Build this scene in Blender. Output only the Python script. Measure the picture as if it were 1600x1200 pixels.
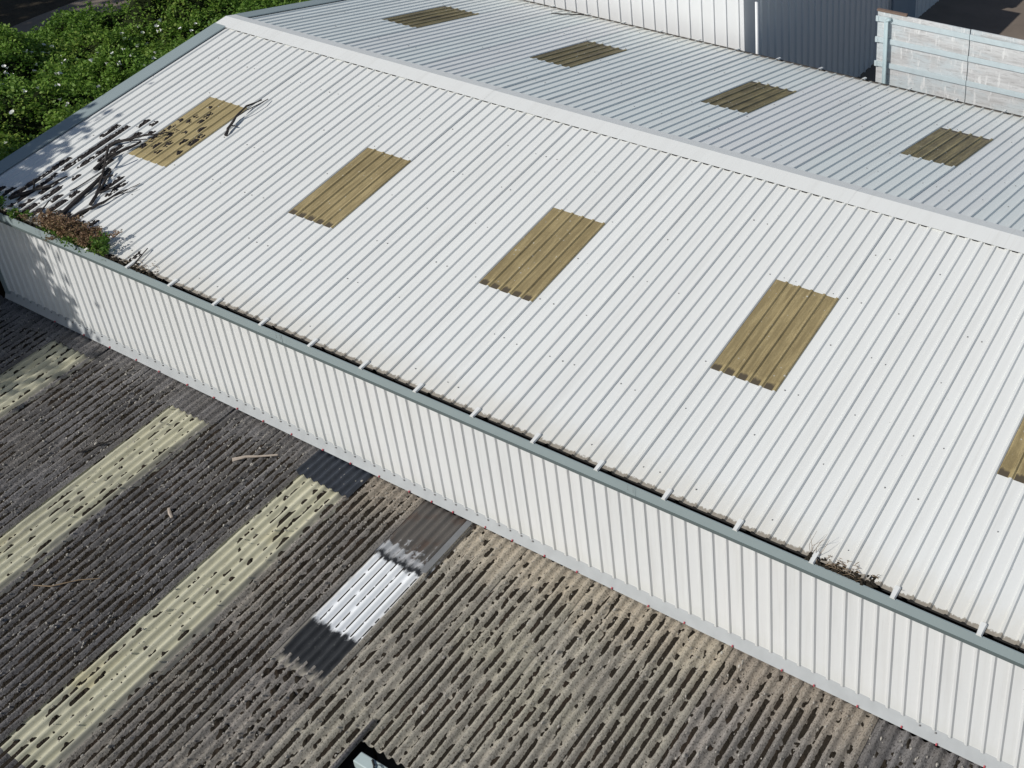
import bpy, math, random
import numpy as np
from mathutils import Vector, Matrix

scene = bpy.context.scene
for o in list(bpy.data.objects):
    bpy.data.objects.remove(o, do_unlink=True)

# ------------------------------------------------------------------ camera
CAM = Vector((15.396, -8.406, 10.529))
YAW, PIT = -0.5076, 0.5181
fwd = Vector((math.sin(YAW) * math.cos(PIT), math.cos(YAW) * math.cos(PIT), -math.sin(PIT)))
rgt = Vector((math.cos(YAW), -math.sin(YAW), 0))
upv = rgt.cross(fwd)
cam = bpy.data.cameras.new('camera')
cam_ob = bpy.data.objects.new('camera', cam)
scene.collection.objects.link(cam_ob)
m = Matrix((rgt, upv, -fwd)).transposed().to_4x4()
m.translation = CAM
cam_ob.matrix_world = m
cam.sensor_fit = 'HORIZONTAL'
cam.sensor_width = 36.0
cam.lens = 1872.5 / 1600 * 36
cam.shift_x = -433.9 / 1600          # the photograph is an off-centre crop of a level shot
cam.shift_y = -338.9 / 1600
cam.clip_end = 2000
cam.clip_start = 0.1
scene.camera = cam_ob

# ------------------------------------------------------------------ sky, sun, exposure
SUN_EL, SUN_AZ = math.radians(40.5), math.radians(207)      # azimuth clockwise from +Y
world = bpy.data.worlds.new('World')
scene.world = world
world.use_nodes = True
wn = world.node_tree
bg = wn.nodes['Background']
sky = wn.nodes.new('ShaderNodeTexSky')
sky.sky_type = 'NISHITA'
sky.sun_disc = False
sky.sun_elevation = SUN_EL
sky.sun_rotation = SUN_AZ
sky.altitude = 50
wn.links.new(sky.outputs[0], bg.inputs[0])
bg.inputs[1].default_value = 0.065
sd = Vector((math.sin(SUN_AZ) * math.cos(SUN_EL), math.cos(SUN_AZ) * math.cos(SUN_EL), math.sin(SUN_EL)))
sl = bpy.data.lights.new('sun', 'SUN')
sl.energy = 3.3
sl.angle = math.radians(0.53)
sl.color = (1.0, 0.965, 0.915)
so = bpy.data.objects.new('sun', sl)
scene.collection.objects.link(so)
so.rotation_euler = sd.to_track_quat('Z', 'Y').to_euler()
so.location = (0, 0, 60)
scene.view_settings.view_transform = 'Standard'
scene.view_settings.look = 'None'
scene.view_settings.exposure = 0.0
scene.view_settings.gamma = 1.0
scene.view_settings.use_curve_mapping = False

# ------------------------------------------------------------------ helpers
RNG = np.random.default_rng(11)
random.seed(5)
COL = scene.collection


def link(o, parent=None):
    COL.objects.link(o)
    if parent is not None:
        o.parent = parent
    return o


def tag(o, label=None, cat=None, group=None, kind=None):
    if label: o['label'] = label
    if cat: o['category'] = cat
    if group: o['group'] = group
    if kind: o['kind'] = kind
    return o


def thing(name, label, cat, loc=(0, 0, 0), group=None):
    o = bpy.data.objects.new(name, None)
    o.empty_display_size = 0.2
    COL.objects.link(o)
    o.location = loc
    return tag(o, label, cat, group)


def mk_mesh(name, V, F, mat, smooth=False):
    me = bpy.data.meshes.new(name)
    V = np.asarray(V, dtype=np.float32)
    me.from_pydata(V.tolist(), [], F if isinstance(F, list) else F.tolist())
    if mat: me.materials.append(mat)
    if smooth:
        me.polygons.foreach_set('use_smooth', [True] * len(me.polygons))
    me.update()
    return me


def quads_np(name, V, nq, mat, attr=None):
    """V is (nq*4,3): loose quads, fast path."""
    me = bpy.data.meshes.new(name)
    me.vertices.add(nq * 4)
    me.vertices.foreach_set('co', np.asarray(V, np.float32).ravel())
    me.loops.add(nq * 4)
    me.loops.foreach_set('vertex_index', np.arange(nq * 4, dtype=np.int32))
    me.polygons.add(nq)
    me.polygons.foreach_set('loop_start', np.arange(0, nq * 4, 4, dtype=np.int32))
    me.materials.append(mat)
    if attr is not None:
        a = me.attributes.new('rnd', 'FLOAT', 'FACE')
        a.data.foreach_set('value', np.asarray(attr, np.float32))
    me.update()
    me.validate()
    return me


def obj(name, V, F, mat, parent=None, smooth=False):
    return link(bpy.data.objects.new(name, mk_mesh(name, V, F, mat, smooth)), parent)


def obj_me(name, me, parent=None, loc=(0, 0, 0)):
    o = link(bpy.data.objects.new(name, me), parent)
    o.location = loc
    return o


class MB:
    def __init__(s): s.v, s.f = [], []

    def add(s, V, F):
        b = len(s.v)
        s.v += [tuple(map(float, q)) for q in V]
        s.f += [tuple(i + b for i in q) for q in F]
        return s

    def box(s, x0, x1, y0, y1, z0, z1):
        V = [(x0, y0, z0), (x1, y0, z0), (x1, y1, z0), (x0, y1, z0), (x0, y0, z1), (x1, y0, z1), (x1, y1, z1), (x0, y1, z1)]
        return s.add(V, [(0, 3, 2, 1), (4, 5, 6, 7), (0, 1, 5, 4), (1, 2, 6, 5), (2, 3, 7, 6), (3, 0, 4, 7)])

    def extrude_x(s, prof, x0, x1, close=False):
        n = len(prof)
        V = [(x0, y, z) for y, z in prof] + [(x1, y, z) for y, z in prof]
        F = [(i, i + 1, n + i + 1, n + i) for i in range(n - 1)]
        if close:
            F += [(n - 1, 0, n, 2 * n - 1), tuple(range(n))[::-1], tuple(range(n, 2 * n))]
        return s.add(V, F)

    def tube(s, pts, radii, n=6, jit=0.0, rng=random):
        pts = [Vector(q) for q in pts]
        V, F = [], []
        for i, q in enumerate(pts):
            t = (pts[min(i + 1, len(pts) - 1)] - pts[max(i - 1, 0)]).normalized()
            a = t.cross(Vector((0.13, 0.29, 0.95)))
            if a.length < 1e-3: a = t.cross(Vector((1, 0, 0)))
            a.normalize()
            b = t.cross(a)
            for k in range(n):
                w = 2 * math.pi * k / n
                r = radii[i] * (1 + jit * rng.uniform(-1, 1))
                V.append(q + a * (math.cos(w) * r) + b * (math.sin(w) * r))
        for i in range(len(pts) - 1):
            for k in range(n):
                k2 = (k + 1) % n
                F.append((i * n + k, i * n + k2, (i + 1) * n + k2, (i + 1) * n + k))
        F.append(tuple(range(n))[::-1])
        F.append(tuple(range((len(pts) - 1) * n, len(pts) * n)))
        return s.add(V, F)

    def build(s, name, mat, parent=None, smooth=False):
        return obj(name, s.v, s.f, mat, parent, smooth)


_perm = np.random.default_rng(3).random((256, 256))


def vnoise(x, y):
    x = np.asarray(x, float); y = np.asarray(y, float)
    xi = np.floor(x).astype(int); yi = np.floor(y).astype(int)
    fx = x - xi; fy = y - yi
    fx = fx * fx * (3 - 2 * fx); fy = fy * fy * (3 - 2 * fy)
    g = lambda a, b: _perm[a % 256, b % 256]
    return (g(xi, yi) * (1 - fx) + g(xi + 1, yi) * fx) * (1 - fy) + (g(xi, yi + 1) * (1 - fx) + g(xi + 1, yi + 1) * fx) * fy


# ------------------------------------------------------------------ materials
class NT:
    def __init__(s, name, rough=0.6, spec=0.3):
        s.m = bpy.data.materials.new(name)
        s.m.use_nodes = True
        s.t = s.m.node_tree
        s.b = s.t.nodes['Principled BSDF']
        s.b.inputs['Roughness'].default_value = rough
        s.b.inputs['Specular IOR Level'].default_value = spec
        s._pos = None

    def n(s, t, **kw):
        nd = s.t.nodes.new(t)
        for k, v in kw.items(): setattr(nd, k, v)
        return nd

    def l(s, a, b): s.t.links.new(a, b)

    def pos(s):
        if s._pos is None: s._pos = s.n('ShaderNodeNewGeometry').outputs['Position']
        return s._pos

    def scaled(s, sc):
        mp = s.n('ShaderNodeMapping')
        s.l(s.pos(), mp.inputs[0])
        mp.inputs['Scale'].default_value = sc if not isinstance(sc, (int, float)) else (sc,) * 3
        return mp.outputs[0]

    def noise(s, sc, detail=3, rough=0.55, vec=None):
        nd = s.n('ShaderNodeTexNoise')
        nd.inputs['Scale'].default_value = 1.0
        nd.inputs['Detail'].default_value = detail
        nd.inputs['Roughness'].default_value = rough
        s.l(vec or s.scaled(sc), nd.inputs['Vector'])
        return nd.outputs['Fac']

    def vor(s, sc, feature='F1'):
        nd = s.n('ShaderNodeTexVoronoi', feature=feature)
        nd.inputs['Scale'].default_value = 1.0
        s.l(s.scaled(sc), nd.inputs['Vector'])
        return nd.outputs['Distance']

    def ramp(s, src, a, b, c0=0.0, c1=1.0):
        nd = s.n('ShaderNodeMapRange', clamp=True, interpolation_type='SMOOTHSTEP')
        s.l(src, nd.inputs['Value'])
        for k, v in zip(('From Min', 'From Max', 'To Min', 'To Max'), (a, b, c0, c1)): nd.inputs[k].default_value = v
        return nd.outputs[0]

    def math(s, op, a, b=None):
        nd = s.n('ShaderNodeMath', operation=op)
        for i, v in enumerate((a, b)):
            if v is None: continue
            if isinstance(v, (int, float)): nd.inputs[i].default_value = v
            else: s.l(v, nd.inputs[i])
        return nd.outputs[0]

    def mix(s, fac, a, b, mode='MIX'):
        nd = s.n('ShaderNodeMix', data_type='RGBA', blend_type=mode)
        for i, v in ((0, fac), (6, a), (7, b)):
            if isinstance(v, (int, float)): nd.inputs[i].default_value = v
            elif isinstance(v, tuple): nd.inputs[i].default_value = (*v, 1)
            else: s.l(v, nd.inputs[i])
        return nd.outputs[2]

    def xyz(s):
        nd = s.n('ShaderNodeSeparateXYZ'); s.l(s.pos(), nd.inputs[0]); return nd.outputs

    def objrand(s): return s.n('ShaderNodeObjectInfo').outputs['Random']

    def attr(s, name):
        nd = s.n('ShaderNodeAttribute', attribute_name=name)
        return nd.outputs['Fac']

    def out(s, col=None, rough=None, bump=None, strength=0.3, dist=0.01):
        if col is not None:
            if isinstance(col, tuple): s.b.inputs['Base Color'].default_value = (*col, 1)
            else: s.l(col, s.b.inputs['Base Color'])
        if rough is not None: s.l(rough, s.b.inputs['Roughness'])
        if bump is not None:
            bp = s.n('ShaderNodeBump')
            bp.inputs['Strength'].default_value = strength
            bp.inputs['Distance'].default_value = dist
            s.l(bump, bp.inputs['Height'])
            s.l(bp.outputs[0], s.b.inputs['Normal'])
        return s.m


def m_plain(name, col, rough=0.6, var=0.15, sc=3.0, spec=0.3):
    t = NT(name, rough, spec)
    c = t.mix(t.noise(sc, 4), tuple(v * (1 - var) for v in col), tuple(min(1, v * (1 + var)) for v in col))
    return t.out(c)


def m_white(name, stain=None, far=False, base=(0.80, 0.812, 0.782)):
    """white coated steel: faint sheet-to-sheet tint, streaks down the fall, specks, stain at the eave end"""
    t = NT(name, 0.42, 0.35)
    c = t.mix(t.objrand(), tuple(v * 0.965 for v in base), base)
    if far:
        c = t.mix(t.ramp(t.objrand(), 0.3, 0.9), (0.80, 0.845, 0.815), (0.825, 0.84, 0.82))
    st = t.noise((9.0, 0.45, 0.45), 4, 0.6)
    c = t.mix(t.ramp(st, 0.42, 0.80, 0.0, 0.30), c, (0.63, 0.625, 0.59))
    c = t.mix(t.ramp(t.noise((26, 0.8, 0.8), 3, 0.6), 0.58, 0.78, 0.0, 0.28), c, (0.58, 0.56, 0.51))
    cl = t.noise(0.8, 3)
    c = t.mix(t.ramp(cl, 0.3, 0.8, 0.0, 0.10), c, (0.70, 0.69, 0.66))
    sp = t.vor(5.5)
    sz = t.ramp(t.noise(2.3, 1), 0.35, 0.75, 0.0, 0.055)
    c = t.mix(t.math('MULTIPLY', t.math('LESS_THAN', sp, sz), 0.55), c, (0.30, 0.28, 0.25))
    if stain is not None:
        y0, sgn = stain                     # eave end of the sheets, direction up the slope
        d = t.math('MULTIPLY', t.math('SUBTRACT', t.xyz()[1], y0), sgn)
        nz = t.noise((14, 5, 5), 4, 0.6)
        w = t.math('ADD', d, t.math('MULTIPLY', t.math('SUBTRACT', nz, 0.5), 0.5))
        c = t.mix(t.ramp(w, 0.05, 0.55, 0.30, 0.0), c, (0.60, 0.545, 0.43))
        n2 = t.noise((30, 22, 22), 3, 0.6)
        w2 = t.math('ADD', d, t.math('MULTIPLY', t.math('SUBTRACT', n2, 0.5), 0.09))
        c = t.mix(t.ramp(w2, 0.035, 0.055, 0.9, 0.0), c, t.mix(nz, (0.16, 0.13, 0.095), (0.40, 0.36, 0.29)))
    return t.out(c, bump=t.noise((2.5, 1.2, 1.2), 2), strength=0.12, dist=0.004)


def m_wall(name):
    t = NT(name, 0.42, 0.35)
    c = t.mix(t.objrand(), (0.775, 0.79, 0.785), (0.805, 0.815, 0.805))
    st = t.noise((11, 11, 0.6), 4, 0.6)
    c = t.mix(t.ramp(st, 0.42, 0.80, 0.0, 0.30), c, (0.58, 0.575, 0.55))
    c = t.mix(t.ramp(t.noise((38, 38, 1.1), 3, 0.6), 0.58, 0.76, 0.0, 0.18), c, (0.52, 0.51, 0.47))
    low = t.ramp(t.math('ADD', t.xyz()[2], t.math('MULTIPLY', t.noise(6, 3), 0.35)), -2.0, -1.6, 0.22, 0.0)
    c = t.mix(low, c, (0.60, 0.60, 0.52))
    sp = t.vor(4.2)
    sz = t.ramp(t.noise(1.9, 1), 0.4, 0.75, 0.0, 0.045)
    c = t.mix(t.math('MULTIPLY', t.math('LESS_THAN', sp, sz), 0.55), c, (0.32, 0.30, 0.27))
    return t.out(c, bump=t.noise((2.5, 1.2, 1.2), 2), strength=0.12, dist=0.004)


def m_rooflight(name, col, dark, yend, sgn, fresh=0.0):
    t = NT(name, 0.5, 0.35)
    g = t.noise((19, 0.7, 0.7), 5, 0.7)
    c = t.mix(t.ramp(g, 0.40, 0.62), dark, col)
    c = t.mix(t.ramp(t.noise((70, 45, 45), 4, 0.7), 0.42, 0.66, 0.0, 0.55), c, tuple(v * 0.45 for v in dark))
    c = t.mix(t.ramp(t.noise(1.3, 2), 0.4, 0.7, 0.0, 0.4), c, tuple(v * 1.15 for v in col))
    c = t.mix(t.ramp(t.noise((22, 3.5, 3.5), 5, 0.7), 0.55, 0.72, 0.0, 0.7), c, tuple(v * 0.5 for v in dark))
    c = t.mix(t.ramp(t.objrand(), 0.0, 1.0, 0.0, 0.35), c, tuple(v * 0.8 for v in dark))
    sp = t.vor(12)
    sz = t.ramp(t.noise(2.6, 2), 0.38, 0.75, 0.0, 0.21)
    c = t.mix(t.math('MULTIPLY', t.math('LESS_THAN', sp, sz), 0.8), c, (0.62, 0.60, 0.52))
    # bottom lap: bright clean band, then grime held in the pans
    d = t.math('MULTIPLY', t.math('SUBTRACT', t.xyz()[1], yend), sgn)
    dn = t.math('ADD', d, t.math('MULTIPLY', t.math('SUBTRACT', t.noise((24, 9, 9), 3), 0.5), 0.10))
    c = t.mix(t.ramp(dn, 0.10, 0.16, 0.40, 0.0), c, (0.56, 0.45, 0.22))
    px = t.math('ABSOLUTE', t.math('SUBTRACT', t.math('FRACT', t.math('DIVIDE', t.xyz()[0], 0.2)), 0.5))
    pan = t.ramp(px, 0.29, 0.34, 1.0, 0.0)
    grime = t.math('MULTIPLY', t.ramp(px, 0.26, 0.36, 1.0, 0.0), t.ramp(t.noise((16, 2.2, 2.2), 4, 0.65), 0.34, 0.60, 0.1, 0.75))
    c = t.mix(t.math('MULTIPLY', grime, 0.75), c, tuple(v * 0.62 for v in dark))
    c = t.mix(t.math('MULTIPLY', t.math('MULTIPLY', t.ramp(dn, 0.07, 0.13, 1.0, 0.0), pan), 1.0 - fresh), c, (0.10, 0.082, 0.055))
    return t.out(c, bump=t.noise((50, 6, 6), 3), strength=0.15, dist=0.004)


def m_asbestos(name, a, b, lich, dirt, clean=None):
    t = NT(name, 0.92, 0.1)
    g = t.noise((7, 1.1, 1.1), 5, 0.62)
    c = t.mix(t.ramp(g, 0.33, 0.68), a, b)
    c = t.mix(t.ramp(t.objrand(), 0.0, 1.0, 0.0, 0.28), c, tuple(v * 0.72 for v in a))
    c = t.mix(t.ramp(t.noise(0.9, 3), 0.42, 0.7, 0.0, 0.45), c, lich)
    if clean:
        d = t.math('ADD', t.xyz()[1], t.math('MULTIPLY', t.math('SUBTRACT', t.noise((5, 1.5, 1.5), 4), 0.5), 1.1))
        c = t.mix(t.ramp(d, -0.75, 0.0, 0.0, 0.75), c, clean)
    f = t.noise((42, 42, 42), 4, 0.7)
    c = t.mix(t.ramp(f, 0.48, 0.66, 0.0, 0.8), c, dirt)
    c = t.mix(t.ramp(t.noise((55, 55, 55), 2), 0.66, 0.76, 0.0, 0.65), c, (0.52, 0.50, 0.43))
    sp = t.vor(26)
    sz = t.ramp(t.noise(2.7, 2), 0.46, 0.78, 0.0, 0.22)
    c = t.mix(t.math('MULTIPLY', t.math('LESS_THAN', sp, sz), 0.75), c, (0.50, 0.48, 0.42))
    return t.out(c, bump=t.noise(30, 6, 0.75), strength=1.0, dist=0.03)


def m_grp(name):
    t = NT(name, 0.55, 0.3)
    g = t.noise((6, 0.7, 0.7), 4, 0.6)
    c = t.mix(t.ramp(g, 0.3, 0.7), (0.47, 0.455, 0.33), (0.60, 0.58, 0.44))
    c = t.mix(t.ramp(t.noise((1.5, 0.9, 1), 3), 0.5, 0.75, 0.0, 0.55), c, (0.60, 0.525, 0.30))
    c = t.mix(t.ramp(t.noise((40, 20, 20), 4), 0.55, 0.75, 0.0, 0.45), c, (0.28, 0.27, 0.17))
    c = t.mix(t.ramp(t.noise((5, 2.2, 2.2), 4), 0.56, 0.72, 0.0, 0.5), c, (0.25, 0.24, 0.20))
    # dust drifted along the right-hand lap of each strip
    x = t.xyz()[0]
    e = None
    for xe in (-2.75, 0.42, 3.47):
        q = t.ramp(t.math('ABSOLUTE', t.math('SUBTRACT', x, xe)), 0.05, 0.20, 1.0, 0.0)
        e = q if e is None else t.math('MAXIMUM', e, q)
    e = t.math('MULTIPLY', e, t.ramp(t.noise((9, 5, 5), 4), 0.25, 0.5, 0.3, 0.95))
    c = t.mix(e, c, (0.17, 0.165, 0.15))
    return t.out(c, bump=t.noise(20, 3), strength=0.2, dist=0.004)


def m_patch(name):
    """old clear sheet, brush painted white in the middle and tarred at the foot"""
    t = NT(name, 0.6, 0.3)
    x, y, z = t.xyz()[0], t.xyz()[1], t.xyz()[2]
    n1 = t.math('SUBTRACT', t.noise((16, 3.5, 3.5), 4, 0.6), 0.5)
    n2 = t.math('SUBTRACT', t.noise((9, 7, 7), 3, 0.6), 0.5)
    yy = t.math('ADD', t.math('ADD', y, t.math('MULTIPLY', n1, 0.22)), t.math('MULTIPLY', n2, 0.16))
    top = t.mix(t.noise((7, 1.3, 1.3), 4), (0.045, 0.045, 0.045), (0.15, 0.135, 0.12))
    top = t.mix(t.ramp(t.noise((3, 3, 3), 3), 0.5, 0.7, 0.0, 0.6), top, (0.085, 0.05, 0.035))
    tar = t.mix(t.noise((20, 6, 6), 4), (0.010, 0.011, 0.014), (0.045, 0.05, 0.055))
    tar = t.mix(t.ramp(t.noise((25, 25, 25), 3), 0.62, 0.72, 0.0, 0.4), tar, (0.12, 0.13, 0.12))
    wh = t.mix(t.ramp(t.noise((30, 4, 4), 4, 0.7), 0.60, 0.78, 0.0, 0.35), (0.80, 0.825, 0.84), (0.50, 0.53, 0.56))
    pale = t.mix(t.noise((26, 20, 20), 3), (0.18, 0.16, 0.13), (0.50, 0.47, 0.40))
    c = t.mix(t.ramp(t.math('ADD', yy, t.math('MULTIPLY', n2, 0.9)), -0.56, -0.70, 0.0, 0.55), top, (0.60, 0.63, 0.66))
    c = t.mix(t.ramp(yy, -0.74, -0.82), c, tar)                 # tarred lap
    c = t.mix(t.ramp(yy, -0.85, -0.91), c, wh)
    c = t.mix(t.ramp(yy, -1.96, -2.04), c, tar)
    c = t.mix(t.ramp(yy, -2.54, -2.66), c, pale)
    xe = t.math('ADD', x, t.math('MULTIPLY', n1, 0.16))
    edge = t.math('MAXIMUM', t.ramp(xe, 4.66, 4.56), t.ramp(xe, 5.40, 5.47))
    c = t.mix(t.math('MULTIPLY', edge, t.ramp(y, -0.8, -0.9)), c, (0.20, 0.19, 0.165))
    return t.out(c, rough=t.ramp(yy, -0.6, -0.9, 0.35, 0.9), bump=t.noise((30, 8, 8), 3), strength=0.2, dist=0.004)


def m_leaf(name, cols, transl=0.35):
    t = NT(name, 0.55, 0.25)
    r = t.attr('rnd')
    cr = t.n('ShaderNodeValToRGB')
    el = cr.color_ramp.elements
    while len(el) < len(cols): el.new(0.5)
    for i, c in enumerate(cols):
        el[i].position = i / (len(cols) - 1)
        el[i].color = (*c, 1)
    t.l(r, cr.inputs[0])
    col = t.mix(t.ramp(t.noise(0.7, 2), 0.35, 0.7, 0.0, 0.5), cr.outputs[0], tuple(v * 1.2 for v in cols[len(cols) // 2]))
    t.out(col)
    tr = t.n('ShaderNodeBsdfTranslucent')
    t.l(col, tr.inputs[0])
    mx = t.n('ShaderNodeMixShader')
    mx.inputs[0].default_value = transl
    t.l(t.b.outputs[0], mx.inputs[1]); t.l(tr.outputs[0], mx.inputs[2])
    t.l(mx.outputs[0], t.t.nodes['Material Output'].inputs[0])
    return t.m


def m_board(name):
    t = NT(name, 0.8, 0.2)
    g = t.noise((1.0, 7, 14), 6, 0.62)
    c = t.mix(t.ramp(g, 0.30, 0.68), (0.47, 0.465, 0.455), (0.655, 0.66, 0.655))
    c = t.mix(t.ramp(t.noise((1.1, 2, 2.6), 5, 0.6), 0.40, 0.62, 0.0, 0.8), c, (0.56, 0.625, 0.645))
    c = t.mix(t.ramp(t.noise((5, 20, 34), 5, 0.75), 0.50, 0.68, 0.0, 0.75), c, (0.34, 0.335, 0.33))
    c = t.mix(t.ramp(t.noise((12, 8, 2.5), 4, 0.7), 0.54, 0.68, 0.0, 0.85), c, (0.78, 0.78, 0.765))
    return t.out(c, bump=g, strength=0.2, dist=0.004)


def m_ground(name):
    t = NT(name, 0.95, 0.1)
    x = t.xyz()[0]
    c = t.mix(t.noise(2.2, 5, 0.65), (0.035, 0.028, 0.019), (0.10, 0.082, 0.058))
    return t.out(c, bump=t.noise(9, 4), strength=0.5, dist=0.03)


M = {}
M['roof_near'] = m_white('white_coated_steel_roof', stain=(0.065, 1))
M['roof_far'] = m_white('white_coated_steel_far_roof', stain=(11.53, -1), far=True)
M['white'] = m_white('white_coated_steel_trim')
M['wall'] = m_wall('white_coated_steel_wall')
M['trim'] = m_plain('grey_green_coated_steel', (0.30, 0.36, 0.365), 0.45, 0.06, 2.0)
M['flash'] = m_plain('pale_grey_flashing', (0.44, 0.46, 0.465), 0.5, 0.16, 5.0)
M['dark_metal'] = m_plain('dark_zinc', (0.09, 0.085, 0.08), 0.6)
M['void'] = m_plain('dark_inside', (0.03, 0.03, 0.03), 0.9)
M['rl_near'] = m_rooflight('aged_yellow_fibreglass', (0.53, 0.43, 0.225), (0.33, 0.26, 0.13), 1.96, 1)
M['rl_first'] = m_rooflight('bright_yellow_fibreglass', (0.56, 0.46, 0.235), (0.44, 0.355, 0.18), 1.96, 1, fresh=1.0)
M['rl_far'] = m_rooflight('mossy_yellow_fibreglass', (0.37, 0.31, 0.15), (0.17, 0.14, 0.075), 9.80, -1)
M['asb_dark'] = m_asbestos('grey_fibre_cement', (0.16, 0.153, 0.15), (0.33, 0.317, 0.312), (0.25, 0.23, 0.205), (0.028, 0.025, 0.023))
M['asb_mid'] = m_asbestos('brown_grey_fibre_cement', (0.25, 0.235, 0.215), (0.43, 0.395, 0.355), (0.43, 0.39, 0.315), (0.055, 0.049, 0.042), (0.44, 0.38, 0.305))
M['asb_light'] = m_asbestos('buff_fibre_cement', (0.35, 0.325, 0.28), (0.57, 0.53, 0.445), (0.56, 0.53, 0.41), (0.09, 0.08, 0.065), (0.57, 0.495, 0.385))
M['grp'] = m_grp('greenish_yellow_fibreglass')
M['patch'] = m_patch('painted_and_tarred_sheet')
M['bitumen'] = m_plain('blue_black_bitumen', (0.035, 0.042, 0.055), 0.45, 0.45, 9.0)
M['moss'] = None
_t = NT('dark_moss', 0.95, 0.05)
_c = _t.mix(_t.noise(30, 4, 0.7), (0.010, 0.008, 0.006), (0.040, 0.034, 0.026))
_c = _t.mix(_t.ramp(_t.noise((95, 95, 95), 3, 0.7), 0.58, 0.70, 0.0, 0.8), _c, (0.13, 0.115, 0.10))
_c = _t.mix(_t.ramp(_t.noise(3, 3), 0.5, 0.7, 0.0, 0.5), _c, (0.045, 0.032, 0.024))
M['moss'] = _t.out(_c, bump=_t.noise(70, 3), strength=0.8, dist=0.01)
M['crumb'] = m_plain('pale_lichen_crumb', (0.46, 0.435, 0.385), 0.9, 0.6, 60.0, 0.1)
M['bark'] = m_plain('dark_bark', (0.052, 0.047, 0.045), 0.9, 0.5, 25.0, 0.1)
M['litter'] = m_plain('dark_leaf_litter', (0.046, 0.041, 0.040), 0.95, 0.85, 60.0, 0.05)
M['drywood'] = m_plain('bleached_dry_wood', (0.42, 0.36, 0.30), 0.9, 0.3, 20.0, 0.1)
M['silt'] = m_plain('gutter_silt', (0.030, 0.026, 0.020), 0.95, 0.5, 20.0, 0.05)
M['drygrass'] = m_plain('dry_grass', (0.24, 0.18, 0.12), 0.9, 0.4, 25.0, 0.1)
M['red'] = m_plain('faded_red_plastic', (0.55, 0.10, 0.12), 0.5, 0.2)
M['screw'] = m_plain('grey_screw', (0.24, 0.235, 0.23), 0.5, 0.5, 4.0)
M['ground'] = m_ground('bare_earth')
M['yard'] = m_plain('worn_tarmac', (0.20, 0.165, 0.135), 0.9, 0.25, 1.5, 0.1)
M['path'] = m_plain('pale_gravel_path', (0.23, 0.195, 0.16), 0.95, 0.35, 3.0, 0.1)
M['board'] = m_board('peeling_white_board')
M['batten'] = m_plain('pale_blue_paint', (0.54, 0.62, 0.64), 0.7, 0.14, 6.0)
M['post'] = m_plain('pale_blue_steel_pipe', (0.45, 0.56, 0.58), 0.5, 0.10, 6.0)
M['rust'] = m_plain('rusty_capping', (0.20, 0.14, 0.11), 0.8, 0.3, 12.0)
M['pvc'] = m_plain('white_plastic_pipe', (0.80, 0.81, 0.80), 0.4, 0.03)
M['cladside'] = m_plain('white_cladding', (0.78, 0.79, 0.785), 0.45, 0.04, 1.2)
M['leaf'] = m_leaf('bindweed_leaf', [(0.04, 0.105, 0.02), (0.10, 0.205, 0.03), (0.18, 0.31, 0.05), (0.33, 0.41, 0.09)])
M['treeleaf'] = m_leaf('tree_leaf', [(0.03, 0.07, 0.018), (0.05, 0.11, 0.025), (0.08, 0.14, 0.03)], 0.15)
M['weedleaf'] = m_leaf('weed_leaf', [(0.05, 0.12, 0.02), (0.10, 0.20, 0.03), (0.18, 0.26, 0.05)])
M['weedhead'] = m_leaf('red_brown_seed_head', [(0.20, 0.14, 0.07), (0.29, 0.19, 0.10), (0.34, 0.22, 0.15), (0.17, 0.19, 0.06)], 0.3)
M['under'] = m_plain('shaded_undergrowth', (0.020, 0.028, 0.011), 0.95, 0.5, 4.0, 0.05)
M['petal'] = m_plain('white_petal', (0.86, 0.86, 0.84), 0.6, 0.03)
M['wood'] = m_plain('grey_tree_bark', (0.10, 0.085, 0.07), 0.9, 0.3, 8.0, 0.1)

# ------------------------------------------------------------------ ground and roads
W, R = 5.8305, 1.1117
S = R / W
CP, SP = math.cos(math.atan(S)), math.sin(math.atan(S))
XL, XR = -5.6, 16.4


def gz(x, y):
    """ground: yard level behind, falling towards the near side"""
    k = np.clip((11.0 - y) / 12.0, 0, 1)
    k = k * k * (3 - 2 * k)
    side = np.clip((-5.8 - x) / 3.0, 0, 1)
    return -3.2 - 2.0 * k * (1 - side) - 0.3 * side


def hedge_top(x, y):
    """top of the bindweed bank beyond the gable"""
    e = np.clip((x + 17.7 + 0.9 * (vnoise(y * 0.5 + 3, 7.3) - .5) * 2) / 3.4, 0, 1)
    e = e * e * (3 - 2 * e)
    h = -1.55 + 1.15 * (vnoise(x * 0.42 + 9.1, y * 0.42 + 2.7) - 0.5) + 0.85 * (vnoise(x * 1.15 + 4.4, y * 1.15 + 31.2) - 0.5) + 0.42 * (vnoise(x * 3.1, y * 3.1 + 8.8) - 0.5)
    return -3.45 + (h + 3.45) * e


gx = np.unique(np.concatenate([np.linspace(-900, -60, 8), np.linspace(-60, 60, 61), np.linspace(60, 900, 8)]))
gy = np.unique(np.concatenate([np.linspace(-600, -40, 7), np.linspace(-40, 60, 51), np.linspace(60, 900, 8)]))
GX, GY = np.meshgrid(gx, gy, indexing='ij')
GZ = gz(GX, GY)
nx, ny = GX.shape
V = np.stack([GX, GY, GZ], -1).reshape(-1, 3)
F = [(i * ny + j, (i + 1) * ny + j, (i + 1) * ny + j + 1, i * ny + j + 1) for i in range(nx - 1) for j in range(ny - 1)]
tag(obj('ground', V, F, M['ground'], smooth=True), kind='structure')
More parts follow.
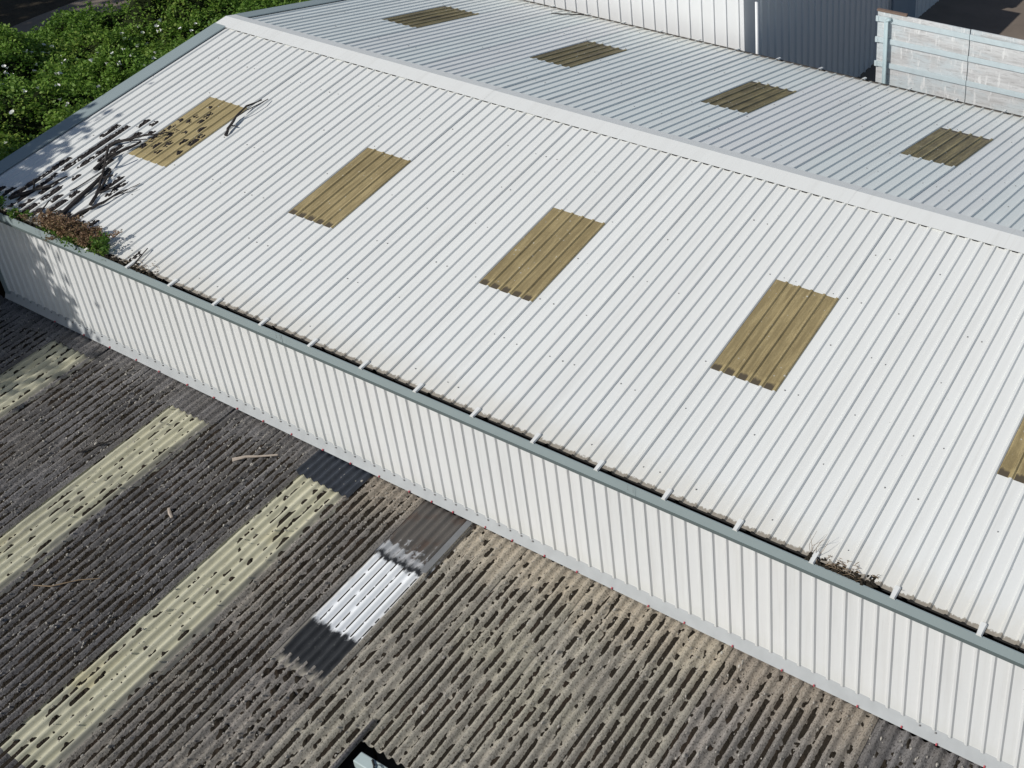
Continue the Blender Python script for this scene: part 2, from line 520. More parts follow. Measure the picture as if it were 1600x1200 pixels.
# tarmac yard behind and path beyond the hedge
tag(MB().box(-4.5, 60, 11.3, 80, -3.6, -3.188).build('yard', M['yard']), kind='structure')
pm = MB()
for j in range(26):
    y0 = -6 + j * 1.6
    xa = -20.6 + 0.5 * math.sin(y0 * 0.4); xb = -18.7 + 0.5 * math.sin(y0 * 0.37 + 1)
    pm.v += [(xa, y0, -3.485), (xb, y0, -3.485)]
pm.f = [(2 * j, 2 * j + 1, 2 * j + 3, 2 * j + 2) for j in range(25)]
tag(pm.build('path', M['path']), kind='structure')

# ------------------------------------------------------------------ the white warehouse
wh = thing('warehouse', 'long low white ribbed metal warehouse with yellow roof lights in both slopes', 'warehouse', (0, 0, 0))
H, SD, TP = 0.024, 0.019, 0.013          # rib height, side run, half top


def rib_profile(pitch=0.2, n=5, lift=0.003, lip=0.008):
    p = [(-TP, H - 0.003), (TP, H - 0.003), (TP + SD, 0.0)]
    for k in range(1, n):
        c = k * pitch
        p += [(c - TP - SD, 0.0), (c - TP, H), (c + TP, H), (c + TP + SD, 0.0)]
    c = n * pitch
    p += [(c - TP - SD, 0.0), (c - TP, H + lift), (c + TP, H + lift), (c + TP + SD - 0.004, lip)]
    return p


PROF = rib_profile()
PROFW = rib_profile(lift=0.0015, lip=0.0015)


def slope_pt(u, y, h, far):
    if not far: return (u, y - h * SP, S * y + h * CP)
    return (u, y + h * SP, R - S * (y - W) + h * CP)


def roof_mesh(name, y0, y1, far, mat, dh=0.0, seg=1):
    V, F = [], []
    n = len(PROF)
    for k in range(seg + 1):
        y = y0 + (y1 - y0) * k / seg
        V += [slope_pt(u, y, h + dh, far) for u, h in PROF]
    for k in range(seg):
        for i in range(n - 1):
            q = (k * n + i, k * n + i + 1, (k + 1) * n + i + 1, (k + 1) * n + i)
            F.append(q if not far else q[::-1])
    return mk_mesh(name, V, F, mat)


YE, YT = 0.065, W - 0.10
RLN = (1.96, 3.735)
FT, FE = W + 0.10, 2 * W - 0.13
RLF = (7.905, 9.80)
me_full = roof_mesh('roof_sheet', YE, YT, False, M['roof_near'], seg=4)
me_low = roof_mesh('roof_sheet_lower', YE, RLN[0] + 0.12, False, M['roof_near'])
me_up = roof_mesh('roof_sheet_upper', RLN[1], YT, False, M['roof_near'], dh=0.004)
me_rl = roof_mesh('roof_light', RLN[0], RLN[1] + 0.12, False, M['rl_near'], dh=0.002, seg=3)
me_rl1 = roof_mesh('roof_light_bright', RLN[0], RLN[1] + 0.12, False, M['rl_first'], dh=0.002, seg=3)
mf_full = roof_mesh('far_roof_sheet', FT, FE, True, M['roof_far'], seg=4)
mf_up = roof_mesh('far_roof_sheet_upper', FT, RLF[0] + 0.06, True, M['roof_far'], dh=0.004)
mf_low = roof_mesh('far_roof_sheet_lower', RLF[1] - 0.10, FE, True, M['roof_far'])
mf_rl = roof_mesh('far_roof_light', RLF[0], RLF[1], True, M['rl_far'], dh=0.002, seg=3)
RLX = (-3.6, 0.4, 4.4, 8.4, 12.4)
for i in range(22):
    x = XL + i
    if any(abs(x - q) < 0.01 for q in RLX):
        first = abs(x + 3.6) < 0.01
        obj_me('roof_sheet', me_low, wh, (x, 0, 0)); obj_me('roof_sheet', me_up, wh, (x, 0, 0))
        o = obj_me('roof_light', me_rl1 if first else me_rl, wh, (x, 0, 0))
        if first: o['label'] = 'brighter yellow roof light strewn with dark clumps'
        obj_me('roof_sheet', mf_low, wh, (x, 0, 0)); obj_me('roof_sheet', mf_up, wh, (x, 0, 0))
        obj_me('roof_light', mf_rl, wh, (x, 0, 0))['label'] = 'mossy brown roof light in the far slope'
    else:
        obj_me('roof_sheet', me_full, wh, (x, 0, 0))
        obj_me('roof_sheet', mf_full, wh, (x, 0, 0))
# ridge capping in lapped lengths
xs = [XL - 0.02, -2.2, 1.4, 5.0, 8.6, 12.2, XR + 0.05]
for k in range(len(xs) - 1):
    d = 0.002 * (k % 2)
    yN, yF = W - 0.31, W + 0.22
    hh = H + 0.008 + d
    pr = [(yN, S * yN + hh), (W, R + hh + 0.004), (yF, R - S * (yF - W) + hh), (yF + 0.003, R - S * (yF - W) + hh - 0.014)]
    o = MB().extrude_x(pr, xs[k], xs[k + 1] + 0.05).build('ridge_cap', M['white'], wh)
    fy_ = yN + 0.012
    fm_ = MB()
    for q_ in range(int((xs[k + 1] - xs[k]) / .2) + 1):
        xr = math.ceil(xs[k] / .2) * .2 + q_ * .2
        if xr > xs[k + 1] - .1 or random.random() < .12: continue
        fm_.box(xr + .05, xr + random.uniform(.13, .152), fy_, fy_ + .03, S * fy_ - .002, S * fy_ + random.uniform(.018, .026))
    fo_ = fm_.build('foam_filler', M['void'], o); fo_['kind'] = 'stuff'
ge = MB()
ge.add([(XL - 0.021, W - 0.31, S * (W - 0.31) + 0.034), (XL - 0.021, W, R + 0.038), (XL - 0.021, W + 0.22, R - S * .22 + 0.034), (XL - 0.021, W + 0.22, R - .25), (XL - 0.021, W - 0.31, R - .25)], [(0, 1, 2, 3, 4)])
ge.build('ridge_end', M['white'], wh)
# verge flashings (gable end): top flange, drop face
for far in (False, True):
    y0, y1 = (0.0, W - 0.27) if not far else (W + 0.2, 2 * W - 0.02)
    vm = MB()
    prof = [(XL - 0.02, -0.16), (XL - 0.02, H + 0.016), (XL + 0.30, H + 0.012), (XL + 0.315, H - 0.002)]
    V = [slope_pt(u, y0, h, far) for u, h in prof] + [slope_pt(u, y1, h, far) for u, h in prof]
    vm.add(V, [(i, i + 1, i + 5, i + 4) for i in range(3)])
    vm.build('verge_flashing', M['trim'], wh)
# gable walls
for xg in (XL + 0.03, XR):
    gm = MB().add([(xg, .22, -5.3), (xg, 2 * W - .22, -5.3), (xg, 2 * W - .22, 0.02), (xg, W, R - 0.03), (xg, .22, 0.02)], [(0, 1, 2, 3, 4)])
    gm.build('gable_wall', M['wall'], wh)
MB().box(XL + 0.05, XR - 0.02, 2 * W - 0.30, 2 * W - 0.22, -5.3, -0.02).build('rear_wall', M['wall'], wh)
# front wall sheets
YW, ZB = 0.20, -2.095
n = len(PROF)
Vw = [(u, YW - h, ZB) for u, h in PROFW] + [(u, YW - h, -0.03) for u, h in PROFW]
me_wall = mk_mesh('wall_sheet', Vw, [(i, i + 1, n + i + 1, n + i) for i in range(n - 1)], M['wall'])
for i in range(22):
    obj_me('wall_sheet', me_wall, wh, (XL + 0.14 + i, 0, 0))
MB().box(XL - 0.0, XL + 0.13, YW - 0.031, YW + 0.08, -5.2, -0.05).build('corner_flashing', M['trim'], wh)
# gutter, near eave: box section with bullnose and a near-black insert
gp = [(0.012, -0.012), (0.012, 0.004), (-0.004, 0.004), (-0.012, -0.130), (0.012, -0.178), (0.03, -0.183), (0.168, -0.183), (0.168, 0.012)]
gut = MB().extrude_x(gp, XL - 0.05, XR).build('gutter', M['trim'], wh)
MB().box(XL - 0.05, XR, -0.020, 0.01, -0.176, -0.131).build('gutter_shade_strip', m_plain('shade_toned_grey_green', (0.13, 0.16, 0.16), 0.5, 0.06), gut)  # shaded underside of the gutter painted as a darker strip
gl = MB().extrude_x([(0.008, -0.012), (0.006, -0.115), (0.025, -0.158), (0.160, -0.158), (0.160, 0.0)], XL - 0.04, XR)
gl.build('gutter_shade_insert', M['void'], gut)  # near-black sheet puts the shade inside the gutter into colour
MB().extrude_x([(0.0, 0.003), (0.0, -0.135), (0.165, -0.135), (0.165, 0.003)], XL - 0.052, XL - 0.05, close=True).build('stop_end', M['trim'], gut)
joint = MB()
for xj in (-3.35, 2.3, 8.45, 14.1):
    jp = [(y - 0.004 * (1 if y < .1 else -1), z - 0.002) for y, z in gp[2:6]]
    MB().extrude_x(jp, xj, xj + 0.14).build('gutter_joint', M['trim'], gut)
    for dx in (0.03, 0.11):
        for k in range(3):
            zz = -0.015 - k * 0.028
            yy = -0.011 - 0.0075 * (k / 3)
            joint.box(xj + dx - .003, xj + dx + .003, yy - .004, yy + .002, zz - .003, zz + .003)
jo = joint.build('rivets', M['screw'], gut); jo['kind'] = 'stuff'
# gutter straps: rib extended as a channel down to the lip, one in every sheet
stp = MB()
pts = [(-0.04, 0.030), (-0.026, 0.049), (0.026, 0.049), (0.04, 0.030)]
for (y, zo) in ((-0.012, 0.0), (0.02, 0.004), (0.14, 0.0)):
    for u, h in pts:
        stp.v.append((u * (0.85 if y < 0.1 else 1.02), y, (0.012 + (h - .03) if y < 0.1 else S * y + h - 0.018) + zo))
stp.f = [(i + 4 * k, i + 1 + 4 * k, i + 5 + 4 * k, i + 4 + 4 * k) for k in range(2) for i in range(3)] + [(3, 2, 1, 0)]
me_st = mk_mesh('gutter_strap', stp.v, stp.f, M['white'])
for i in range(-5, 17):
    obj_me('gutter_strap', me_st, wh, (i, 0, 0))
# far gutter and straps
fy = 2 * W
fg = MB().extrude_x([(fy - 0.17, 0.0), (fy - 0.17, -0.14), (fy + 0.0, -0.14), (fy + 0.015, -0.02), (fy + 0.0, -0.012)], XL - 0.05, XR).build('gutter', M['dark_metal'], wh)
Vf = [(x, fy - (y - 0.0), z) for x, y, z in stp.v]
me_sf = mk_mesh('far_gutter_strap', Vf, [q[::-1] for q in stp.f], M['white'])
for i in range(-5, 17):
    obj_me('gutter_strap', me_sf, wh, (i, 0, 0))
# apron flashing at the foot of the wall, with screws and bolts
fl = MB().extrude_x([(0.235, -2.055), (0.20, -2.097), (0.145, -2.232), (0.132, -2.262)], XL, XR).build('apron_flashing', M['flash'], wh)
fs = MB()
for i in range(110):
    x = XL + 0.14 + 0.2 * i + 0.028
    if x > 6.6 and random.random() < .93: continue
    y, z = 0.186, -2.128
    fs.box(x - .009, x + .009, y - .018, y - .004, z - .004, z + .010)
fo = fs.build('screws', M['screw'], fl); fo['kind'] = 'stuff'
bm_ = MB()
for a in range(6):
    w = a * math.pi / 3
    bm_.v.append((math.cos(w) * .013, math.sin(w) * .013, -.012))
for a in range(6):
    w = a * math.pi / 3
    bm_.v.append((math.cos(w) * .010, math.sin(w) * .010, .009))
bm_.v.append((0, 0, .017))
bm_.f = [(a, (a + 1) % 6, 6 + (a + 1) % 6, 6 + a) for a in range(6)] + [(6 + a, 6 + (a + 1) % 6, 12) for a in range(6)]
me_bolt = mk_mesh('bolt', bm_.v, bm_.f, M['red'])
for x in (-4.1, -3.3, -2.6, -1.9, -1.3, -0.6, 0.05, 0.6, 1.2, 1.83, 2.52, 3.11, 3.69, 4.3, 4.73, 5.14, 5.74, 6.23, 6.8, 7.36, 7.94, 8.53, 9.09, 9.82, 10.54, 10.99, 11.58, 12.16, 12.61, 13.2, 13.8):
    obj_me('bolt', me_bolt, fl, (x, 0.126 + random.uniform(-.008, .008), -2.236))
# roof screws: rows over the purlins
rs = MB()
for far, rows in ((False, (0.30, 1.25, 2.05, 2.95, 3.80, 4.70)), (True, (6.9, 7.85, 8.8, 9.9, 11.2))):
    for yr in rows:
        for i in range(22):
            for u in (0.10, 0.32, 0.90):
                if random.random() < 0.5: continue
                x = XL + i + u + random.uniform(-.02, .02)
                y = yr + random.uniform(-.02, .02)
                inrl = any(q < x < q + 1 for q in RLX) and ((RLN[0] < y < RLN[1]) or (RLF[0] < y < RLF[1]))
                if inrl: continue
                c = Vector(slope_pt(x, y, 0.002, far))
                r_ = random.uniform(.004, .0075)
                rs.box(c.x - r_, c.x + r_, c.y - r_, c.y + r_, c.z - .004, c.z + .010)
ro = rs.build('screws', M['screw'], wh); ro['kind'] = 'stuff'

# ------------------------------------------------------------------ mossy corrugated lean-to
TL = math.tan(math.radians(5.5))
Z0 = -2.30
AMP = 0.031


def zlow(y): return Z0 + TL * (y - 0.2)


shed = thing('lean_to', 'low shed with a mossy grey corrugated roof below the white wall', 'shed', (4, -2, -5.2))
shed_off = Vector(shed.location)
BX = [-6.1, -5.0, -3.85, -2.75, -1.66, -0.60, 0.42, 1.45, 2.45, 3.47, 4.50, 5.48, 6.40, 7.56, 8.72, 9.75, 10.77, 11.8, 12.82, 13.85, 14.88, 15.9]
ROWS = [(0.172, -2.66), (-2.50, -5.30), (-5.14, -7.9)]
FURROWS = []          # (x, pitch, x0, x1) valley lines


def shed_child(o):
    o.parent = shed
    o.matrix_parent_inverse = Matrix.Translation(-shed_off)
    return o


def corr_sheet(name, x0, x1, ya, yb, mat, tilt=0.012, z=0.0, amp=AMP, lip=True, seg=5, jit=0.0):
    nc = max(1, round((x1 - x0) / 0.147))
    pt = (x1 - x0) / nc
    us = list(np.linspace(x0 - 0.02, x1, nc * 8 + 1))
    if lip: us += [x1 + pt * k / 8 for k in (1, 2, 3)]
    V, F = [], []
    n = len(us)
    for j in range(seg + 1):
        y = ya + (yb - ya) * j / seg
        for i, u in enumerate(us):
            over = max(0, (u - x1) / (pt * .375))
            zz = zlow(y) + amp * (2 * (.5 + .5 * math.cos(2 * math.pi * (u - x0) / pt)) ** 1.45 - 1) + z + tilt * j / seg + 0.010 * over + (0.003 if u > x1 - pt * .3 else 0)
            dj = 0.0
            if j in (0, seg): dj = 0.008 * math.sin(u * 37.0 + x0 * 5) * (1 if jit else 0.4) + 0.02 * math.sin(x0 * 13.7)
            V.append((u, y + dj, zz))
    for j in range(seg):
        for i in range(n - 1):
            F.append((j * n + i, (j + 1) * n + i, (j + 1) * n + i + 1, j * n + i + 1))
    o = obj(name, V, F, mat, None, smooth=True)
    return shed_child(o)


STRIPS = {-3.85: (-0.05, -9), -0.60: (-0.16, -9), 2.45: (-0.26, -4.95)}
for b in range(len(BX) - 1):
    x0, x1 = BX[b], BX[b + 1]
    nc = round((x1 - x0) / 0.147)
    pt = (x1 - x0) / nc
    for k in range(nc): FURROWS.append((x0 + (k + .5) * pt, pt, x0, x1))
    right = x0 > 6.35
    mat = M['asb_dark'] if x0 < 3.4 or x0 > 11.7 else (M['asb_mid'] if x0 < 5 or x0 > 9.7 else M['asb_light'])
    jz = random.uniform(-.002, .002)
    if x0 in STRIPS:
        yt, ye = STRIPS[x0]
        cover = M['bitumen'] if x0 == 2.45 else M['asb_dark']
        co = corr_sheet('cover_strip', x0, x1, 0.172, yt - 0.10, cover, z=0.012)
        co['label'] = 'blue black tarred cover strip against the wall' if x0 == 2.45 else 'grey cover strip against the wall'
        cuts = [yt, -1.55, -2.75, -4.0, -5.2, -6.5, -7.9]
        for q in range(len(cuts) - 1):
            if cuts[q] <= ye: break
            o = corr_sheet('translucent_sheet', x0, x1, cuts[q], max(cuts[q + 1], ye) - 0.14, M['grp'], z=-0.006, tilt=0.005)
        if ye > -8:
            corr_sheet('corrugated_sheet', x0, x1, ye + 0.05, -7.9, mat, z=-0.004)
        continue
    for r, (ya, yb) in enumerate(ROWS):
        if right and r > 0: break
        if right: yb = -2.95
        if x0 == 4.50 and r == 0:
            o = corr_sheet('patched_sheet', x0, x1, ya, yb, M['patch'], z=-0.006, amp=0.021)
            o['label'] = 'sheet painted white in the middle and tarred black below'
            continue
        corr_sheet('corrugated_sheet', x0, x1, ya, yb, mat, z=jz + random.uniform(-.001, .001), jit=1)
# grey edge strip beside the patched sheet
es = MB()
es.add([(5.40, .13, zlow(.13) + .034), (5.50, .13, zlow(.13) + .034), (5.50, -.82, zlow(-.82) + .036), (5.40, -.82, zlow(-.82) + .036)], [(3, 2, 1, 0)])
es.add([(5.40, .13, zlow(.13) + .034), (5.40, -.82, zlow(-.82) + .036), (5.385, -.82, zlow(-.82) + .0), (5.385, .13, zlow(.13) + .0)], [(3, 2, 1, 0)])
shed_child(es.build('edge_flashing', m_plain('lead_strip', (0.16, 0.165, 0.17), 0.6, 0.2, 8.0)))
# walls under the roof, gutter at the inner corner
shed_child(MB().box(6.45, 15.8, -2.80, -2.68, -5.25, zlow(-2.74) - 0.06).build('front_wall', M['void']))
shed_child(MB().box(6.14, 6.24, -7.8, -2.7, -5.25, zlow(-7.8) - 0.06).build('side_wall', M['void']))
shed_child(MB().box(6.27, 6.45, -7.9, -2.78, zlow(-7.9) - .4, zlow(-7.9) - .36).build('verge_board', M['dark_metal']))
vb = MB()
for (ya, yb) in ((-2.70, -5.3), (-5.3, -7.9)):
    vb.tube([(6.43, ya, zlow(ya) + .012), (6.43, yb, zlow(yb) + .016)], [.034, .034], 8)
shed_child(vb.build('verge_roll', M['asb_dark'], smooth=True))
lg = MB().extrude_x([(-3.03, -2.75), (-3.03, -2.665), (-3.04, -2.66), (-3.155, -2.66), (-3.165, -2.665), (-3.165, -2.79), (-3.03, -2.79)], 6.54, 15.8, close=True).build('eaves_gutter', m_plain('pale_green_metal', (0.46, 0.55, 0.54), 0.5, 0.08))
shed_child(lg)
cb = MB()
loop = [(6.85 + 0.09 * math.cos(a) + 0.02 * a, -3.11 + 0.05 * math.sin(a), -2.652 + 0.005 * a) for a in np.linspace(0, 7.5, 18)]
cb.tube(loop, [.0045] * 18, 4)
cb.tube([(6.74, -3.05, -2.652), (6.82, -3.10, -2.635), (6.88, -3.16, -2.652)], [.014, .012, .01], 5)
cb.build('cable', M['void'])
tag(bpy.data.objects['cable'], 'loose loop of black cable lying on pale green gutter', 'cable')
pp = MB().tube([(6.46, -3.35, -2.80), (6.60, -3.28, -2.78), (6.66, -3.33, -2.86), (6.80, -3.52, -3.15), (6.9, -3.62, -3.7), (6.92, -3.64, -5.15)], [.014, .018, .02, .02, .02, .02], 6).build('service_pipe', M['drywood'])
tag(pp, 'thin pale pipe in the dark corner below the corrugated roof', 'pipe')

# moss in the furrows, one part
TH = np.linspace(0, 2 * math.pi, 7)[:6]


def clumps(C, L, Wd, Ht, rng):
    """low lumpy mounds: C centres, L half length (y), Wd half width (x), Ht height"""
    n = len(C)
    ring = np.stack([np.cos(TH), np.sin(TH)], -1)
    V = np.zeros((n, 13, 3))
    j1 = 1 + rng.uniform(-.35, .35, (n, 6)); j2 = rng.uniform(.4, .8, (n, 6))
    V[:, 0:6, 0] = ring[:, 0] * j1 * Wd[:, None]; V[:, 0:6, 1] = ring[:, 1] * j1 * L[:, None]
    V[:, 0:6, 2] = -0.006
    V[:, 6:12, 0] = ring[:, 0] * j2 * Wd[:, None]; V[:, 6:12, 1] = ring[:, 1] * j2 * L[:, None]
    V[:, 6:12, 2] = Ht[:, None] * rng.uniform(.6, 1.0, (n, 6))
    V[:, 12, 2] = Ht
    V += C[:, None, :]
    F = []
    T = [(a, (a + 1) % 6, 6 + (a + 1) % 6, 6 + a) for a in range(6)] + [(6 + a, 6 + (a + 1) % 6, 12) for a in range(6)]
    for i in range(n):
        b = i * 13
        F += [tuple(q + b for q in t) for t in T]
    return V.reshape(-1, 3), F


rng = np.random.default_rng(21)


def flank(q, pt): return AMP * 2 * (.5 - .5 * np.cos(2 * np.pi * q / pt)) ** 1.45


MV, MF, mbase = [], [], 0
for fi, (xf, pt, x0, x1) in enumerate(FURROWS):
    strip = x0 in STRIPS
    patch = abs(x0 - 4.5) < .01
    right = x0 > 5.4
    yend = -2.93 if x0 > 6.35 else -6.3
    ys = np.arange(0.14, yend, -.013)
    hw = .048 if not right else .046
    qs = np.linspace(-hw, hw, 8)
    Y, Q = np.meshgrid(ys + rng.uniform(-.003, .003, len(ys)), qs, indexing='ij')
    X = xf + Q
    big = vnoise(X * 0.45 + 15, Y * 0.5 + 4)                       # where moss thrives
    mid = vnoise(X * 1.2 + 5, Y * 1.0 + 40)
    lump = vnoise(Y * (6.5 if right else 9) + fi * 13.7, Q * 7 + fi * 3.1 + 9)
    lump2 = vnoise(Y * 24 + fi * 7.3, Q * 30 + fi * 5.9)
    fine = rng.random(Y.shape)
    N = .58 * lump + .42 * lump2
    if strip:
        yt, ye = STRIPS[x0]
        thr = .60 + .16 * (.5 - mid) * 2 - .03
        m = (N - thr) * .11
        m = np.where((Y < yt - .12) & (Y > ye), np.minimum(m, .024), np.where(Y < ye, .016, -.02)) + .004 * (fine - .5)
    elif patch:
        m = np.where((np.abs(Q) < .009) & (Y < -.86) & (Y > -1.98) & (N > .33), .0125 - .0047 * Y, -.02)
        m = np.where(Y < -2.66, (N - .40) * .12, m)
    elif right:
        edge = np.clip((0.10 - Y) / (0.30 + 0.8 * big), 0, 1)
        thr = .66 - .28 * edge - .32 * (mid - .42) * edge
        m = np.minimum((N - thr) * .13, .016 + .010 * lump2) + .009 * (fine - .5)
    else:
        edge = np.clip((0.16 - Y) / 0.45, .25, 1)
        m = -.012 + .034 * edge + .030 * (N - .5) * 1.6 + .016 * (mid - .5) + .012 * (fine - .5)
    vis = m > flank(Q, pt) - .007
    cell = vis[:-1, :-1] | vis[1:, :-1] | vis[:-1, 1:] | vis[1:, 1:]
    Z = zlow(Y) - AMP - .001 + m
    n_r, n_c = Y.shape
    idx = np.arange(n_r * n_c).reshape(n_r, n_c)
    i0, j0 = np.nonzero(cell)
    f = np.stack([idx[i0, j0], idx[i0 + 1, j0], idx[i0 + 1, j0 + 1], idx[i0, j0 + 1]], -1)
    used = np.unique(f)
    remap = np.full(n_r * n_c, -1); remap[used] = np.arange(len(used))
    MV.append(np.stack([X, Y, Z], -1).reshape(-1, 3)[used]); MF.append(remap[f] + mbase)
    mbase += len(used)
mo = shed_child(obj('moss', np.concatenate(MV), np.concatenate(MF), M['moss'])); mo['kind'] = 'stuff'
# pale crumbs and dry bits scattered over the corrugations
nc_ = 12000
cx = rng.uniform(-5.8, 14.5, nc_); cy = rng.uniform(-6, .05, nc_)
ok = ~((cx > 6.35) & (cy < -2.9)) & ~((cx > 4.5) & (cx < 5.5) & (cy > -2.6))
for q, (a, b) in STRIPS.items(): ok &= ~((cx > q) & (cx < q + 1) & (rng.random(nc_) < .8))
cx, cy = cx[ok], cy[ok]
fx = np.array([f[0] for f in FURROWS]); fp = np.array([f[1] for f in FURROWS])
ii = np.abs(fx[None] - cx[:, None]).argmin(1)
ph = (cx - fx[ii]) / fp[ii]
cz = zlow(cy) + AMP * (2 * (.5 - .5 * np.cos(2 * np.pi * ph)) ** 1.45 - 1) + np.where(cx < 5.4, 0.016, 0.006)
sz = rng.uniform(.004, .011, len(cx)) * np.where(rng.random(len(cx)) < .06, 1.8, 1)
V, F = clumps(np.stack([cx, cy, cz], -1), sz * rng.uniform(.8, 2, len(cx)), sz, sz * .9, rng)
co = shed_child(obj('lichen_crumbs', V, F, M['crumb'])); co['kind'] = 'stuff'

# sticks on the lower roof
st = MB().tube([(1.40, -0.63, zlow(-.6) + .035), (1.55, -0.50, zlow(-.5) + .06), (1.70, -0.42, zlow(-.4) + .055), (1.95, -0.25, zlow(-.25) + .045)], [.035, .020, .017, .013], 7, .15).build('stick', M['drywood'])
tag(st, 'bleached dry stick with a thick end lying on the corrugated roof', 'stick')
st = MB().tube([(1.31, -1.70, zlow(-1.7) + .04), (1.42, -1.76, zlow(-1.76) + .05), (1.50, -1.79, zlow(-1.8) + .04)], [.02, .022, .016], 6, .15).build('stick', M['drywood'])
tag(st, 'short pale stub of wood on the corrugated roof between two yellow strips', 'stick')
st = MB().tube([(-0.92, -1.62, zlow(-1.6) + .04), (-0.78, -1.42, zlow(-1.4) + .05), (-0.60, -1.10, zlow(-1.1) + .045)], [.012, .014, .008], 6, .1).build('stick', M['bark'])
tag(st, 'thin dark twig lying at the left edge of the middle yellow strip', 'stick')
st = MB().tube([(0.75, -3.45, zlow(-3.4) + .04), (1.0, -3.35, zlow(-3.3) + .05), (1.25, -3.1, zlow(-3.1) + .045), (1.5, -2.95, zlow(-2.9) + .045)], [.006, .009, .007, .005], 5, .1).build('stick', M['drygrass'])
tag(st, 'thin bent brown twig on the dark corrugated roof', 'stick')

# ------------------------------------------------------------------ fallen branches and litter on the white roof
def onroof(x, y, h=0.0): return Vector((x, y - h * SP, S * y + h * CP))


LIT = [[(-4.64, 2.09), (-4.55, 2.5)], [(-4.43, 2.07), (-4.26, 2.54)], [(-4.21, 2.54), (-4.14, 2.8)], [(-4.36, 1.52), (-4.37, 2.02)], [(-4.26, 1.17), (-4.2, 2.26)], [(-3.94, 2.66), (-3.9, 2.84)], [(-4.12, 1.3), (-4.0, 2.2)], [(-3.94, 2.21), (-3.9, 2.5)], [(-3.95, 1.58), (-3.86, 2.1)], [(-3.79, 2.46), (-3.74, 2.6)], [(-3.74, 1.42), (-3.77, 1.76)], [(-3.06, 1.07), (-3.16, 1.54)], [(-2.96, 1.02), (-2.93, 1.4)], [(-4.74, 0.23), (-4.72, 0.55)], [(-4.63, 0.55), (-4.55, 0.98)], [(-4.51, 0.28), (-4.42, 0.82)], [(-4.34, 0.37), (-4.16, 1.1)], [(-4.01, 1.05), (-3.97, 1.22)], [(-4.13, 0.23), (-4.03, 0.48)], [(-3.93, 0.48), (-3.72, 0.92)], [(-3.89, 0.14), (-3.8, 0.43)], [(-3.68, 0.53), (-3.53, 0.74)], [(-3.43, 0.3), (-3.39, 0.69)], [(-2.95, 0.36), (-2.83, 0.66)], [(-2.58, 0.41), (-2.53, 0.57)], [(-1.18, 0.10), (-1.2, 0.36)], [(-3.66, 0.18), (-3.7, 0.40)], [(-4.3, 0.15), (-4.3, 0.36)], [(-3.13, 0.2), (-3.1, 0.5)], [(-4.9, .12), (-4.9, .5)], [(-4.5, .9), (-4.5, 1.5)], [(-4.3, .15), (-4.3, .6)], [(-3.5, .75), (-3.5, .95)], [(-4.1, .6), (-4.1, .95)], [(-3.3, .15), (-3.3, .5)], [(-2.7, .15), (-2.7, .45)], [(-2.3, .12), (-2.3, .3)]]
rng = np.random.default_rng(8)


def litter(xm, ya, yb, rng, hw=.066, full=.31, lift=.0):
    """ragged mat of litter lying in a roof pan: only what rises above the sheet shows"""
    ys = np.arange(ya, yb, .012); qs = np.linspace(-hw, hw, 12)
    Y, Q = np.meshgrid(ys, qs, indexing='ij')
    X = xm + Q; k = xm * 37.1 + ya * 11.3
    N = .5 * vnoise(Y * 10 + k, Q * 22 + k * .7) + .5 * vnoise(Y * 30 + k, Q * 55 + 7 + k)
    tp = np.minimum(np.clip((Y - ya) / .07, 0, 1), np.clip((yb - Y) / .07, 0, 1))
    sd_ = np.clip((hw - np.abs(Q)) / .022, 0, 1)
    h = (N - full - .5 * (1 - tp) - .30 * (1 - sd_)) * .085 + .010 * (rng.random(Y.shape) - .5)
    h = np.clip(h, -.012, .03) + lift
    Z = S * Y + h * CP
    n_r, n_c = Y.shape
    idx = np.arange(n_r * n_c).reshape(n_r, n_c)
    f = np.stack([idx[:-1, :-1], idx[:-1, 1:], idx[1:, 1:], idx[1:, :-1]], -1).reshape(-1, 4)
    return np.stack([X, Y - h * SP, Z], -1).reshape(-1, 3), f


for q in LIT:
    (xa, ya), (xb, yb) = q[0], q[-1]
    xm = (xa + xb) / 2
    xm = math.floor(xm / 0.2) * 0.2 + 0.1                 # litter lodges in the pan between ribs
    V, F = litter(xm, ya - .03, yb + .03, rng)
    o = obj('litter_strip', V, F, M['litter'])
    if ya < .6 and xm < -3.3: lab = 'dark strip of rotting leaf litter between roof ribs just above the gutter corner'
    elif xm > -2.0: lab = 'short dark strip of litter between ribs beside the leaning stick'
    elif xm > -3.3: lab = 'dark strip of leaf litter between roof ribs right of the thick log'
    elif yb > 2.4: lab = 'dark strip of leaf litter between roof ribs left of the brightest roof light'
    else: lab = 'dark strip of leaf litter between roof ribs midway up the fallen branches'
    tag(o, lab, 'leaf litter', 'litter strips between the roof ribs')
S1 = [(-3.47, 2.24), (-3.5, 2.44), (-3.5, 2.6), (-3.31, 2.57), (-3.31, 2.69), (-3.5, 2.81), (-3.14, 2.8), (-3.3, 3.04), (-3.3, 3.2), (-2.9, 2.96), (-3.1, 3.14), (-3.3, 3.48), (-2.9, 2.57), (-2.7, 2.82), (-2.7, 2.64), (-3.25, 2.33), (-3.1, 2.2), (-2.7, 2.35), (-3.1, 2.43), (-3.5, 3.01), (-3.1, 3.31)]
for (x, y) in S1:
    x = math.floor(x / 0.2) * 0.2 + 0.1
    L_ = rng.uniform(.05, .13)
    V, F = litter(x, y - L_ - .03, y + L_ + .03, rng, full=.38, lift=.002)
    tag(obj('litter_clump', V, F, M['litter']), 'small dark clump of litter on the brightest yellow roof light', 'leaf litter', 'litter clumps on the roof light')


